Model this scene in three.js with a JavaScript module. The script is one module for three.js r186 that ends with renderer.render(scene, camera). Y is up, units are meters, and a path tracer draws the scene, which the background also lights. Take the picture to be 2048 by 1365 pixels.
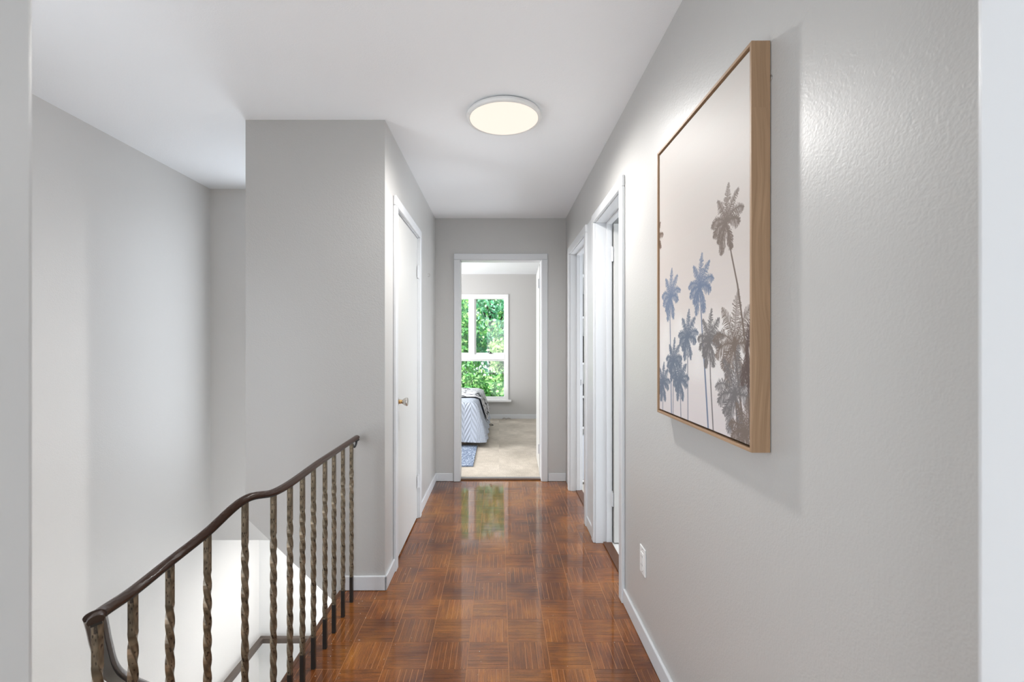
import * as THREE from 'three';
import { RoundedBoxGeometry } from 'three/addons/geometries/RoundedBoxGeometry.js';
import { mergeGeometries, toCreasedNormals } from 'three/addons/utils/BufferGeometryUtils.js';
import { RectAreaLightUniformsLib } from 'three/addons/lights/RectAreaLightUniformsLib.js';

// ---------------------------------------------------------------- camera, sky, sun, exposure
// The camera stands in a doorway at the near end of an upstairs hall and looks along -z.
// D below is the depth in front of the camera (z = -D), x to the right, y up, all in metres.
const FOC = 929, VX = 998, VY = 687, EYE = 1.28;
const scene = new THREE.Scene();
const camera = new THREE.PerspectiveCamera(2 * Math.atan(682.5 / FOC) * 180 / Math.PI, 2048 / 1365, 0.05, 200);
camera.position.set(0, EYE, 0);
camera.lookAt(0, EYE, -1);
camera.setViewOffset(2048, 1365, 1024 - VX, 682.5 - VY, 2048, 1365);
camera.focus = 2.4;
camera.userData.fStop = 6;
camera.updateProjectionMatrix();
const renderer = new THREE.WebGLRenderer({ antialias: true });
renderer.toneMapping = THREE.LinearToneMapping;
renderer.toneMappingExposure = 1.38;
renderer.shadowMap.enabled = true;
RectAreaLightUniformsLib.init();

scene.background = new THREE.Color().setRGB(0.86, 0.93, 1.0);
scene.backgroundIntensity = 1.3;
const sun = new THREE.DirectionalLight(new THREE.Color().setRGB(1, 0.95, 0.86), 10);
sun.position.set(-9, 14, -3);
sun.target.position.set(0, 0, -14);
sun.castShadow = true;
sun.shadow.mapSize.set(2048, 2048);
Object.assign(sun.shadow.camera, { left: -16, right: 16, top: 16, bottom: -16, near: 0.5, far: 60 });
scene.add(sun, sun.target);

// daylight panels added as fill, each inside an added, unseen window built further down
function windowFill(w, h, x, y, z, toX, toY, toZ, strength, rgb = [0.88, 0.95, 1.04]) {
  const l = new THREE.RectAreaLight(new THREE.Color().setRGB(...rgb), strength, w, h);
  l.position.set(x, y, z); l.lookAt(toX, toY, toZ); scene.add(l);
  return l;
}
const FILL_BACK = 3.0, FILL_FOYER = 7, FILL_BEDROOM = 11, FILL_BATH = 3.4, FILL_LINEN = 9, FILL_STAIR = 2.4, FILL_STAIR_BACK = 2.9, LAMP = 4.6, ADDED_LAMP_FOYER = 135;
windowFill(2.5, 2.1, -0.45, 1.17, 2.12, -0.45, 1.17, 0, FILL_BACK);
windowFill(2.0, 1.7, 0.2, -1.35, -0.17, 0.2, -1.35, -4, FILL_FOYER);
windowFill(0.8, 2.0, -2.12, 0.9, -0.9, 0, 0.9, -0.9, FILL_STAIR);
windowFill(0.42, 1.8, -1.585, 1.3, -3.45, -1.585, 1.3, 0, FILL_STAIR_BACK);
windowFill(2.2, 1.5, -2.92, 1.35, -6.0, 0, 1.35, -6.0, FILL_BEDROOM, [0.97, 0.96, 0.97]);
windowFill(1.2, 1.8, 2.52, 1.0, -2.3, 0, 1.0, -2.3, FILL_BATH);
windowFill(0.7, 1.8, 2.52, 1.0, -3.75, 0, 1.0, -3.75, FILL_LINEN);

// ---------------------------------------------------------------- small tools
function rng(seed) { let s = seed >>> 0; return () => { s = (s + 0x6D2B79F5) >>> 0; let t = s; t = Math.imul(t ^ (t >>> 15), t | 1); t ^= t + Math.imul(t ^ (t >>> 7), t | 61); return ((t ^ (t >>> 14)) >>> 0) / 4294967296; }; }
const R = rng(7);
const V = (x, y, D) => new THREE.Vector3(x, y, -D);
const rgb = (r, g, b) => new THREE.Color().setRGB(r, g, b);
const srgb = (r, g, b) => new THREE.Color().setRGB(r / 255, g / 255, b / 255, THREE.SRGBColorSpace);
const taken = {};
function numbered(n) { taken[n] = (taken[n] || 0) + 1; return taken[n] === 1 ? n : `${n}_${String(taken[n] - 1).padStart(3, '0')}`; }
function shade(o) { o.traverse(m => { if (m.isMesh) { m.castShadow = true; m.receiveShadow = true; } }); return o; }
function mesh(name, geo, mat, parent) { const m = new THREE.Mesh(geo, mat); m.name = name; m.castShadow = m.receiveShadow = true; if (parent) parent.add(m); return m; }
function tag(o, label, category, group, kind) { o.userData = { label, category }; if (group) o.userData.group = group; if (kind) o.userData.kind = kind; return o; }
function thing(name, label, category, pos = [0, 0, 0], turn = 0, group, kind) {
  const g = new THREE.Group(); g.name = numbered(name); g.position.set(...pos); g.rotation.y = turn; scene.add(g);
  return tag(g, label, category, group, kind);
}
// uv in metres from the dominant axis of each face
function worldUV(geo) {
  const g = geo.index ? geo.toNonIndexed() : geo;
  g.computeVertexNormals();
  const p = g.attributes.position, n = g.attributes.normal, uv = new Float32Array(p.count * 2);
  for (let i = 0; i < p.count; i++) {
    const ax = Math.abs(n.getX(i)), ay = Math.abs(n.getY(i)), az = Math.abs(n.getZ(i));
    let a, b;
    if (ax >= ay && ax >= az) { a = p.getZ(i); b = p.getY(i); } else if (ay >= az) { a = p.getX(i); b = p.getZ(i); } else { a = p.getX(i); b = p.getY(i); }
    uv[2 * i] = a; uv[2 * i + 1] = b;
  }
  g.setAttribute('uv', new THREE.BufferAttribute(uv, 2));
  return g;
}
// box between two corners given in (x, y, D)
function box(x0, x1, y0, y1, d0, d1) {
  const g = new THREE.BoxGeometry(Math.abs(x1 - x0), Math.abs(y1 - y0), Math.abs(d1 - d0));
  g.translate((x0 + x1) / 2, (y0 + y1) / 2, -(d0 + d1) / 2);
  return worldUV(g);
}
function rbox(w, h, d, r = 0.004, seg = 2) { return new RoundedBoxGeometry(w, h, d, seg, Math.min(r, w / 2.01, h / 2.01, d / 2.01)); }
function rboxAt(x0, x1, y0, y1, z0, z1, r = 0.004) { const g = rbox(Math.abs(x1 - x0), Math.abs(y1 - y0), Math.abs(z1 - z0), r); g.translate((x0 + x1) / 2, (y0 + y1) / 2, (z0 + z1) / 2); return g; }
const merge = a => mergeGeometries(a.map(g => { const h = g.index ? g.toNonIndexed() : g; for (const k of Object.keys(h.attributes)) if (!['position', 'normal', 'uv'].includes(k)) h.deleteAttribute(k); return h; }));
function structure(name, geos, mat, label, category) { return tag(mesh(name, Array.isArray(geos) ? worldUV(merge(geos)) : geos, mat, scene), label, category, null, 'structure'); }

// tileable value noise
function noiseGrid(n, seed) { const r = rng(seed), a = new Float32Array(n * n); for (let i = 0; i < a.length; i++) a[i] = r(); return a; }
function tileNoise(grid, n, u, v) {
  const x = ((u % n) + n) % n, y = ((v % n) + n) % n, x0 = Math.floor(x), y0 = Math.floor(y), fx = x - x0, fy = y - y0;
  const sx = fx * fx * (3 - 2 * fx), sy = fy * fy * (3 - 2 * fy), x1 = (x0 + 1) % n, y1 = (y0 + 1) % n;
  return (grid[y0 * n + x0] * (1 - sx) + grid[y0 * n + x1] * sx) * (1 - sy) + (grid[y1 * n + x0] * (1 - sx) + grid[y1 * n + x1] * sx) * sy;
}
function dataTex(size, fn, srgbMap, repeat = 1) {
  const [w, h] = Array.isArray(size) ? size : [size, size], d = new Uint8Array(w * h * 4);
  for (let y = 0; y < h; y++) for (let x = 0; x < w; x++) { const c = fn(x / w, y / h), i = (y * w + x) * 4; d[i] = c[0]; d[i + 1] = c[1]; d[i + 2] = c[2]; d[i + 3] = 255; }
  const t = new THREE.DataTexture(d, w, h); t.wrapS = t.wrapT = THREE.RepeatWrapping; t.magFilter = THREE.LinearFilter; t.minFilter = THREE.LinearMipmapLinearFilter; t.generateMipmaps = true;
  if (srgbMap) t.colorSpace = THREE.SRGBColorSpace;
  if (repeat !== 1) t.repeat.set(...(Array.isArray(repeat) ? repeat : [repeat, repeat]));
  t.needsUpdate = true; return t;
}
function canvasTex(w, h, draw) { const c = document.createElement('canvas'); c.width = w; c.height = h; draw(c.getContext('2d'), w, h); const t = new THREE.CanvasTexture(c); t.colorSpace = THREE.SRGBColorSpace; return t; }
const gray = v => { v = Math.max(0, Math.min(255, v)); return [v, v, v]; };

// ---------------------------------------------------------------- materials
const n16 = noiseGrid(16, 1), n64 = noiseGrid(64, 2), n128 = noiseGrid(128, 3), n256 = noiseGrid(256, 4);
const peelTex = dataTex(1024, (u, v) => gray(255 * (0.45 * tileNoise(n128, 128, u * 128, v * 128) + 0.4 * tileNoise(n256, 256, u * 256, v * 256) + 0.15 * tileNoise(n64, 64, u * 64, v * 64))));
peelTex.repeat.set(1.5, 1.5);
const M = {};
M.wall = new THREE.MeshPhysicalMaterial({ color: rgb(0.497, 0.488, 0.472), roughness: 0.42, clearcoat: 0.35, clearcoatRoughness: 0.36, bumpMap: peelTex, bumpScale: 0.00055 });
M.lowerWall = new THREE.MeshStandardMaterial({ color: rgb(0.78, 0.78, 0.77), roughness: 0.6, bumpMap: peelTex, bumpScale: 0.0006 });
M.ceiling = new THREE.MeshStandardMaterial({ color: rgb(0.87, 0.885, 0.905), roughness: 0.9, bumpMap: peelTex, bumpScale: 0.0004 });
M.trim = new THREE.MeshStandardMaterial({ color: rgb(0.64, 0.65, 0.665), roughness: 0.34 });
M.stairWall = new THREE.MeshStandardMaterial({ color: rgb(0.69, 0.675, 0.655), roughness: 0.5, bumpMap: peelTex, bumpScale: 0.0004 });
M.door = new THREE.MeshStandardMaterial({ color: rgb(0.6, 0.595, 0.575), roughness: 0.36 });
M.white = new THREE.MeshStandardMaterial({ color: rgb(0.8, 0.8, 0.79), roughness: 0.4 });
M.chrome = new THREE.MeshStandardMaterial({ color: rgb(0.62, 0.59, 0.55), roughness: 0.22, metalness: 1 });
M.brass = new THREE.MeshStandardMaterial({ color: rgb(0.62, 0.4, 0.17), roughness: 0.3, metalness: 1 });
M.black = new THREE.MeshStandardMaterial({ color: rgb(0.012, 0.012, 0.013), roughness: 0.4 });
M.dark = new THREE.MeshStandardMaterial({ color: rgb(0.03, 0.025, 0.02), roughness: 0.8 });
M.nickel = new THREE.MeshStandardMaterial({ color: rgb(0.4, 0.38, 0.36), roughness: 0.35, metalness: 1 });
M.filler = new THREE.MeshStandardMaterial({ color: srgb(196, 136, 88), roughness: 0.6 });
M.glass = new THREE.MeshPhysicalMaterial({ color: rgb(0.97, 1, 0.99), transmission: 1, thickness: 0, roughness: 0.0, ior: 1.5 });
M.tile = new THREE.MeshStandardMaterial({ color: rgb(0.78, 0.77, 0.74), roughness: 0.25 });
M.metalStrip = new THREE.MeshStandardMaterial({ color: rgb(0.3, 0.29, 0.3), roughness: 0.5, metalness: 0.6 });
M.walnut = new THREE.MeshStandardMaterial({ color: srgb(92, 58, 36), roughness: 0.4 });
// oiled floor wood: streaks along u, dark pores
const grainTex = dataTex([1024, 256], (u, v) => {
  const a = tileNoise(n64, 64, u * 6, v * 64), b = tileNoise(n128, 128, u * 12, v * 128), c = tileNoise(n256, 256, u * 90, v * 256), d = tileNoise(n16, 16, u * 5, v * 16);
  let k = 0.5 + 0.12 * (a - 0.5) + 0.2 * (b - 0.5) + 0.2 * (c - 0.5) + 0.1 * (d - 0.5);
  if (c > 0.82) k -= 0.08;
  return [255 * Math.min(1, 0.30 + 1.05 * k), 255 * Math.min(1, 0.26 + 1.08 * k), 255 * Math.min(1, 0.2 + 1.1 * k)];
}, true);
const floorRough = dataTex(512, (u, v) => gray(255 * (0.12 + 0.3 * tileNoise(n16, 16, u * 16, v * 16) * tileNoise(n64, 64, u * 64, v * 64) + 0.1 * tileNoise(n256, 256, u * 256, v * 256))), false);
M.parquet = new THREE.MeshPhysicalMaterial({ color: 0xffffff, map: grainTex, vertexColors: true, roughness: 0.5, specularIntensity: 0.35, bumpMap: grainTex, bumpScale: 0.0001, clearcoat: 1.0, clearcoatRoughness: 0.055 });
const oakTex = dataTex([256, 1024], (u, v) => {
  const w = u + 0.03 * Math.sin(v * 6.283 * 2) + 0.02 * tileNoise(n16, 16, u * 4, v * 16);
  const k = 0.5 + 0.35 * (tileNoise(n64, 64, w * 32, v * 3) - 0.5) + 0.25 * (tileNoise(n256, 256, w * 128, v * 12) - 0.5);
  return [255 * (0.52 + 0.22 * k), 255 * (0.41 + 0.2 * k), 255 * (0.305 + 0.18 * k)];
}, true);
M.oak = new THREE.MeshStandardMaterial({ map: oakTex, roughness: 0.5 });
const carpetTex = dataTex(512, (u, v) => { const k = 0.55 * tileNoise(n16, 16, u * 8, v * 8) + 0.25 * tileNoise(n64, 64, u * 40, v * 40) + 0.2 * tileNoise(n256, 256, u * 256, v * 256); return [255 * (0.68 + 0.2 * k), 255 * (0.64 + 0.2 * k), 255 * (0.585 + 0.2 * k)]; }, true, 0.55);
const pileTex = dataTex(512, (u, v) => gray(255 * tileNoise(n256, 256, u * 256, v * 256)));
M.carpet = new THREE.MeshStandardMaterial({ map: carpetTex, roughness: 1, bumpMap: pileTex, bumpScale: 0.004 });
const bronzeTex = dataTex([128, 512], (u, v) => {
  const k = tileNoise(n64, 64, u * 16, v * 64), s = tileNoise(n128, 128, u * 32 + 7, v * 128);
  const d = s > 0.8 ? 0.5 : 1;
  return [d * (94 + 58 * k), d * (85 + 54 * k), d * (70 + 48 * k)];
}, true);
M.bronze = new THREE.MeshStandardMaterial({ map: bronzeTex, roughness: 0.36, metalness: 0.5 });
M.darkRail = new THREE.MeshStandardMaterial({ color: srgb(84, 74, 67), roughness: 0.45 });
M.rail = new THREE.MeshPhysicalMaterial({ color: srgb(52, 28, 12), roughness: 0.35, specularIntensity: 0.6, clearcoat: 0.25, clearcoatRoughness: 0.15 });
M.railSteel = new THREE.MeshStandardMaterial({ color: rgb(0.03, 0.028, 0.026), roughness: 0.28, metalness: 0.3 });

// ---------------------------------------------------------------- the shell
const XR = 0.62, XL = -0.592, H = 2.44, DEND = 4.31, DCL = 2.41, XS = -2.17, DSB = 3.49, YF = -2.4, XEDGE = -0.808;
structure('ceiling', [box(-3.2, 3.0, H, H + 0.12, -2.4, 8.1)], M.ceiling, 'smooth white ceiling over the hall, stairwell and rooms', 'ceiling');

// right wall with two door openings
structure('wall_right', [
  box(XR, 0.725, 0, H, 0.395, 2.323), box(XR, 0.725, 2.07, H, 2.323, 2.99), box(XR, 0.725, 0, H, 2.99, 3.28), box(XR, 0.725, 2.07, H, 3.28, 4.04), box(XR, 0.725, 0, H, 4.04, 4.43),
], M.wall, 'greige painted hall wall carrying the palm picture and two doorways', 'wall');
// end wall with the bedroom doorway
structure('wall_end', [
  box(-3.0, -0.377, 0, H, DEND, 4.43), box(0.41, XR, 0, H, DEND, 4.43), box(0.725, 2.6, 0, H, DEND, 4.43), box(-0.377, 0.41, 2.07, H, DEND, 4.43),
], M.wall, 'greige end wall of the hall around the bedroom doorway', 'wall');
// closet block left of the hall, its lower corner cut off slantwise over the stairs
{
  const s = new THREE.Shape();
  const sl = (0.377 + 0.05) / (-1.315 + 0.869), xb = -0.642, yb = 0.377 + sl * (xb + 1.315);
  s.moveTo(xb, H); s.lineTo(-1.315, H); s.lineTo(-1.315, 0.377); s.lineTo(xb, yb); s.closePath();
  const core = new THREE.ExtrudeGeometry(s, { depth: DEND - DCL, bevelEnabled: false }); core.translate(0, 0, -DEND);
  structure('wall_left', [worldUV(core), box(-0.642, XL, 0, H, DCL, 2.637), box(-0.642, XL, 0, H, 3.415, DEND), box(-0.642, XL, 2.07, H, 2.637, 3.415)],
    M.wall, 'grey closet wall with slanted lower corner above the stairs', 'wall');
}
structure('wall_stairwell_left', [box(-2.3, XS, YF, H, 0.0, 0.48), box(-2.3, XS, YF, H, 1.32, 4.32), box(-2.3, XS, YF, -0.12, 0.48, 1.32), box(-2.3, XS, 1.92, H, 0.48, 1.32)], M.stairWall, 'tall pale wall along the left of the stairwell', 'wall');
structure('wall_stairwell_back', [box(XS, -1.81, -0.2, H, DSB, 3.61), box(-1.36, -1.2, -0.2, H, DSB, 3.61), box(-1.81, -1.36, -0.2, 0.38, DSB, 3.61), box(-1.81, -1.36, 2.22, H, DSB, 3.61)], M.stairWall, 'narrow pale back wall of the stairwell beside the closet corner', 'wall');
structure('wall_foyer_back', [box(XS, 1.5, YF, -0.2, 4.2, 4.32)], M.lowerWall, 'white lower wall at the foot of the stairs', 'wall');
structure('wall_foyer_right', [box(1.5, 1.62, YF, -0.25, 0.0, 4.32)], M.stairWall, 'right wall of the foyer below the hall', 'wall');
structure('wall_foyer_front', [box(XS, -0.82, YF, -0.25, 0.0, 0.12), box(1.22, 1.5, YF, -0.25, 0.0, 0.12), box(-0.82, 1.22, YF, -2.22, 0.0, 0.12), box(-0.82, 1.22, -0.48, -0.25, 0.0, 0.12)], M.stairWall, 'front wall of the foyer with its added window', 'wall');
structure('ceiling_foyer', [box(-2.3, XEDGE, -0.2, -0.15, 3.5, 4.43), box(XEDGE, 1.62, -0.25, -0.2, 0.0, 4.43)], M.ceiling, 'white underside of the upper floor above the foyer', 'ceiling');
structure('floor_foyer', [box(-2.3, 1.62, YF - 0.1, YF, 0.0, 4.32)], M.tile, 'pale floor of the foyer at the foot of the stairs', 'floor');
// wall with the doorway the camera looks through
structure('wall_front', [box(-2.3, -0.42, 0, H, 0.275, 0.395), box(0.431, 2.3, 0, H, 0.275, 0.395), box(-0.42, 0.431, 2.07, H, 0.275, 0.395)], M.wall, 'wall with the open doorway at the near end of the hall', 'wall');
// room behind the doorway
structure('wall_study_left', [box(-2.42, -2.3, 0, H, -2.2, 0.395)], M.wall, 'side wall of the room behind the near doorway', 'wall');
structure('wall_study_right', [box(2.3, 2.42, 0, H, -2.2, 0.395)], M.wall, 'other side wall of the room behind the near doorway', 'wall');
structure('wall_study_back', [box(-2.42, -1.73, 0, H, -2.32, -2.2), box(0.83, 2.42, 0, H, -2.32, -2.2), box(-1.73, 0.83, 0, 0.1, -2.32, -2.2), box(-1.73, 0.83, 2.25, H, -2.32, -2.2)], M.wall, 'wall holding the added window of the room behind the near doorway', 'wall');
structure('floor_study', [box(-2.42, 2.42, -0.12, 0, -2.32, 0.275)], M.carpet, 'beige carpet of the room behind the near doorway', 'floor');
// bathroom and linen room to the right
structure('wall_bath_side', [box(2.6, 2.72, 0, H, 0.395, 1.7), box(2.6, 2.72, 0, H, 2.9, 3.4), box(2.6, 2.72, 0, H, 4.1, 4.43), box(2.6, 2.72, 0, 0.1, 1.7, 4.1), box(2.6, 2.72, 2.0, H, 1.7, 4.1)], M.wall, 'far side wall of the rooms right of the hall', 'wall');
structure('wall_bath_divider', [box(0.725, 2.6, 0, H, 3.06, 3.2)], M.wall, 'wall between the bathroom and the linen room', 'wall');
structure('wall_bath_front', [box(0.725, 2.6, 0, H, 1.1, 1.2)], M.wall, 'near wall of the bathroom', 'wall');
structure('floor_bath', [box(0.70, 2.6, -0.1, 0.004, 0.395, 3.2)], M.tile, 'white tiled bathroom floor beyond the threshold', 'floor');
structure('floor_linen', [box(0.70, 2.6, -0.1, 0.006, 3.2, 4.31)], M.carpet, 'beige carpet of the linen room', 'floor');
// bedroom at the end of the hall
structure('floor_bedroom', [box(-3.0, 2.6, -0.12, 0.012, 4.36, 7.95)], M.carpet, 'worn beige carpet of the bedroom beyond the hall', 'floor');
structure('wall_bedroom_left', [box(-3.12, -3.0, 0, H, 4.31, 4.85), box(-3.12, -3.0, 0, H, 7.15, 7.95), box(-3.12, -3.0, 0, 0.6, 4.85, 7.15), box(-3.12, -3.0, 2.1, H, 4.85, 7.15)], M.wall, 'left wall of the bedroom', 'wall');
structure('wall_bedroom_right', [box(2.6, 2.72, 0, H, 4.43, 7.95)], M.wall, 'right wall of the bedroom', 'wall');
structure('wall_bedroom_back', [box(-3.0, -1.03, 0, H, 7.8, 7.95), box(0.13, 2.6, 0, H, 7.8, 7.95), box(-1.03, 0.13, 0, 0.33, 7.8, 7.95), box(-1.03, 0.13, 2.07, H, 7.8, 7.95)], M.wall, 'greige bedroom wall around the white window', 'wall');

// ---------------------------------------------------------------- parquet floor
{
  const floor = thing('floor', 'glossy dark brown parquet floor of basket weave wood strips', 'floor', [0, 0, 0], 0, null, 'structure');
  mesh('subfloor', worldUV(merge([box(XEDGE, 0.70, -0.2, -0.0005, 0.275, 4.36), box(XS, XEDGE, -0.2, -0.0005, 0.275, 0.95)])), M.filler, floor);
  mesh('nosing', rboxAt(XEDGE - 0.022, XEDGE + 0.002, -0.04, 0.0, -DCL, -0.95, 0.008), M.walnut, floor);
  const B = 0.165, N = 7, X0 = 0.038, D0 = 1.9885, fr = rng(21);
  const strips = [];
  for (let i = -6; i < 5; i++) for (let j = -11; j < 15; j++) {
    const bx = X0 + i * B, bd = D0 + j * B, alongD = ((i + j) % 2 + 2) % 2 === 1;
    const tone = 0.86 + 0.3 * fr();
    for (let k = 0; k < N; k++) {
      const t2 = tone * (0.9 + 0.2 * fr()), g0 = fr() < 0.22 ? 0.0001 : 0.0006 + 0.0009 * fr(), g1 = 0.0004, o = fr(), e = fr();
      let x0, x1, d0, d1;
      if (alongD) { x0 = bx + k * B / N + (k ? g0 : 0.0013); x1 = bx + (k + 1) * B / N - g1 * 0.4; d0 = bd + 0.0007; d1 = bd + B - 0.0007; }
      else { d0 = bd + k * B / N + g0 * 0.8; d1 = bd + (k + 1) * B / N - g1 * 0.4; x0 = bx + 0.0013; x1 = bx + B - 0.0006; }
      x0 = Math.max(x0, XEDGE); x1 = Math.min(x1, XR + 0.06); d1 = Math.min(d1, DEND + 0.02); d0 = Math.max(d0, 0.28);
      if (bx < XL - 0.05) d1 = Math.min(d1, DCL + 0.02);
      if (x1 - x0 < 0.004 || d1 - d0 < 0.004) continue;
      strips.push({ x0, x1, d0, d1, alongD, t2, o, e });
    }
  }
  const stain = (x, d) => { const a = tileNoise(n16, 16, x * 3.7 + 3, d * 3.7), b = tileNoise(n64, 64, x * 13 + 9, d * 13), c = tileNoise(n128, 128, x * 34, d * 34); return 0.5 * a + 0.32 * b + 0.18 * c; };
  function stripGeo(s) {
    const L = s.alongD ? s.d1 - s.d0 : s.x1 - s.x0, W = s.alongD ? s.x1 - s.x0 : s.d1 - s.d0, nl = 5, y1 = 0.0002 * s.e - 0.0002, y0 = -0.0018;
    const pos = [], uv = [], col = [], nor = [];
    const put = (l, w, y, n) => {
      const x = s.alongD ? s.x0 + w : s.x0 + l, d = s.alongD ? s.d0 + l : s.d0 + w;
      pos.push(x, y, -d); nor.push(...n); uv.push(l * 2.2 + s.o * 7, w * 5 + s.e * 3);
      const q = stain(x, d), k = s.t2 * (0.06 + 1.88 * q);
      col.push(0.315 * k + 0.007, 0.102 * k * (0.72 + 0.58 * q) + 0.002, 0.018 * k * (0.7 + 0.6 * q) + 0.001);
    };
    const up = [0, 1, 0];
    for (let a = 0; a < nl; a++) {
      const l0 = L * a / nl, l1 = L * (a + 1) / nl, q = [[l0, 0], [l1, 0], [l1, W], [l0, W]];
      for (const m of (s.alongD ? [0, 2, 1, 0, 3, 2] : [0, 1, 2, 0, 2, 3])) put(q[m][0], q[m][1], y1, up);
    }
    const rim = [[0, 0], [L, 0], [L, W], [0, W]];
    for (let a = 0; a < 4; a++) {
      const p = rim[a], q = rim[(a + 1) % 4], n = a === 0 ? (s.alongD ? [-1, 0, 0] : [0, 0, 1]) : a === 1 ? (s.alongD ? [0, 0, -1] : [1, 0, 0]) : a === 2 ? (s.alongD ? [1, 0, 0] : [0, 0, -1]) : (s.alongD ? [0, 0, 1] : [-1, 0, 0]);
      for (const [r, y] of [[p, y1], [q, y1], [q, y0], [p, y1], [q, y0], [p, y0]]) put(r[0], r[1], y, n);
    }
    const g = new THREE.BufferGeometry();
    g.setAttribute('position', new THREE.Float32BufferAttribute(pos, 3)); g.setAttribute('normal', new THREE.Float32BufferAttribute(nor, 3));
    g.setAttribute('uv', new THREE.Float32BufferAttribute(uv, 2)); g.setAttribute('color', new THREE.Float32BufferAttribute(col, 3));
    return g;
  }
  const near = s => { const d = (s.d0 + s.d1) / 2, x = (s.x0 + s.x1) / 2; return d > 1.72 && x > -0.83 && x < 0.64 ? d + 0.05 * Math.abs(x) : 50 + Math.abs(d - 1.72); };
  strips.sort((a, b) => near(a) - near(b));
  strips.slice(0, 300).forEach(s => mesh('wood_strip', stripGeo(s), M.parquet, floor));
  const rest = mesh('wood_strip_field', mergeGeometries(strips.slice(300).map(stripGeo)), M.parquet, floor);
  rest.userData.kind = 'stuff';
  // paint flecks on the boards
  const fl = [];
  for (let k = 0; k < 95; k++) { const r = 0.0009 + 0.0016 * fr() * fr(), g = new THREE.CylinderGeometry(r, r * 1.1, 0.0005, 6); g.scale(1, 1, 0.7 + fr()); const near2 = fr() < 0.35; g.translate(near2 ? -0.78 + 0.2 * fr() : -0.58 + 1.16 * fr(), 0.0004, -(near2 ? 1.76 + 0.6 * fr() : 1.76 + 2.45 * fr())); fl.push(g); }
  const f = mesh('paint_flecks', merge(fl), new THREE.MeshStandardMaterial({ color: rgb(0.7, 0.62, 0.5), roughness: 0.7 }), floor); f.userData.kind = 'stuff';
}

// ---------------------------------------------------------------- baseboards
function baseboard(name, list, label) {
  const g = thing(name, label, 'baseboard', [0, 0, 0], 0, null, 'structure');
  for (const [x0, x1, d0, d1, y] of list) mesh('board', rboxAt(x0, x1, y || 0, (y || 0) + 0.076, -d1, -d0, 0.006), M.trim, g);
}
baseboard('baseboard_right', [[XR - 0.012, XR + 0.002, 0.4, 2.284]], 'white baseboard below the palm picture');
baseboard('baseboard_right_middle', [[XR - 0.012, XR + 0.002, 3.03, 3.24]], 'short white baseboard between the two right doorways');
baseboard('baseboard_left', [[XL - 0.002, XL + 0.012, DCL - 0.012, 2.598], [XL - 0.002, XL + 0.012, 3.454, DEND]], 'white baseboard along the closet wall');
baseboard('baseboard_closet_front', [[XEDGE - 0.005, XL + 0.012, DCL - 0.012, DCL + 0.002]], 'white baseboard at the foot of the railing');
baseboard('baseboard_end', [[XL, -0.424, DEND - 0.012, DEND + 0.002], [0.457, XR, DEND - 0.012, DEND + 0.002]], 'white baseboard either side of the bedroom doorway');
baseboard('baseboard_bedroom', [[-3.0, 2.6, 7.788, 7.802, 0.01]], 'white baseboard under the bedroom window');

// ---------------------------------------------------------------- doors
// local x along the wall, y up, z out of the wall towards the hall
function doorSet(n, label, pos, turn, w, o) {
  const g = thing(`door_${n}`, label, 'door', pos, turn, null, 'structure'), h = 2.05, T = o.depth, cw = 0.057, rv = 0.004, ct = o.casing || 0.018;
  for (const s of [-1, 1]) mesh('casing', rboxAt(s * (w / 2 + rv), s * (w / 2 + rv + cw), 0, h + rv, 0, ct, 0.005), M.trim, g);
  mesh('casing', rboxAt(-w / 2 - rv - cw, w / 2 + rv + cw, h + rv, h + rv + cw, 0, ct + 0.0004, 0.006), M.trim, g);
  for (const s of [-1, 1]) mesh('jamb', rboxAt(s * w / 2, s * (w / 2 + 0.02), 0, h + 0.02, -T, 0.002, 0.002), M.trim, g);
  mesh('jamb', rboxAt(-w / 2, w / 2, h, h + 0.02, -T, 0.002, 0.002), M.trim, g);
  if (o.stop !== undefined) {
    for (const s of [-1, 1]) mesh('door_stop', rboxAt(s * w / 2, s * (w / 2 - 0.011), 0, h, o.stop - 0.035, o.stop, 0.003), M.trim, g);
    mesh('door_stop', rboxAt(-w / 2, w / 2, h - 0.011, h, o.stop - 0.035, o.stop, 0.003), M.trim, g);
  }
  return g;
}
function hinge(parent, x, y, z, leafX) {
  const g = mesh('hinge', merge([new THREE.CylinderGeometry(0.0065, 0.0065, 0.09, 10).translate(x, y, z), new THREE.SphereGeometry(0.006, 8, 6).translate(x, y + 0.048, z), new THREE.BoxGeometry(0.03, 0.088, 0.003).translate(x + leafX, y, z - 0.003)]), M.trim, parent);
  return g;
}
function knob(parent, x, y, z) {
  const k = new THREE.Group(); k.name = 'door_knob'; k.position.set(x, y, z); parent.add(k);
  const turn = pts => { const g = new THREE.LatheGeometry(pts.map(p => new THREE.Vector2(p[0], p[1])), 28); g.rotateX(Math.PI / 2); return g; };
  mesh('rose', turn([[0, 0.006], [0.012, 0.0065], [0.026, 0.004], [0.03, 0], [0, 0]].reverse()), M.chrome, k);
  mesh('neck', turn([[0.0, 0.03], [0.010, 0.03], [0.0115, 0.02], [0.0125, 0.006], [0.0, 0.006]].reverse()), M.brass, k);
  mesh('grip', turn([[0, 0.062], [0.012, 0.0615], [0.0235, 0.06], [0.0255, 0.057], [0.0245, 0.05], [0.02, 0.04], [0.0135, 0.031], [0.009, 0.028], [0, 0.028]].reverse()), M.chrome, k);
}
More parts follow.
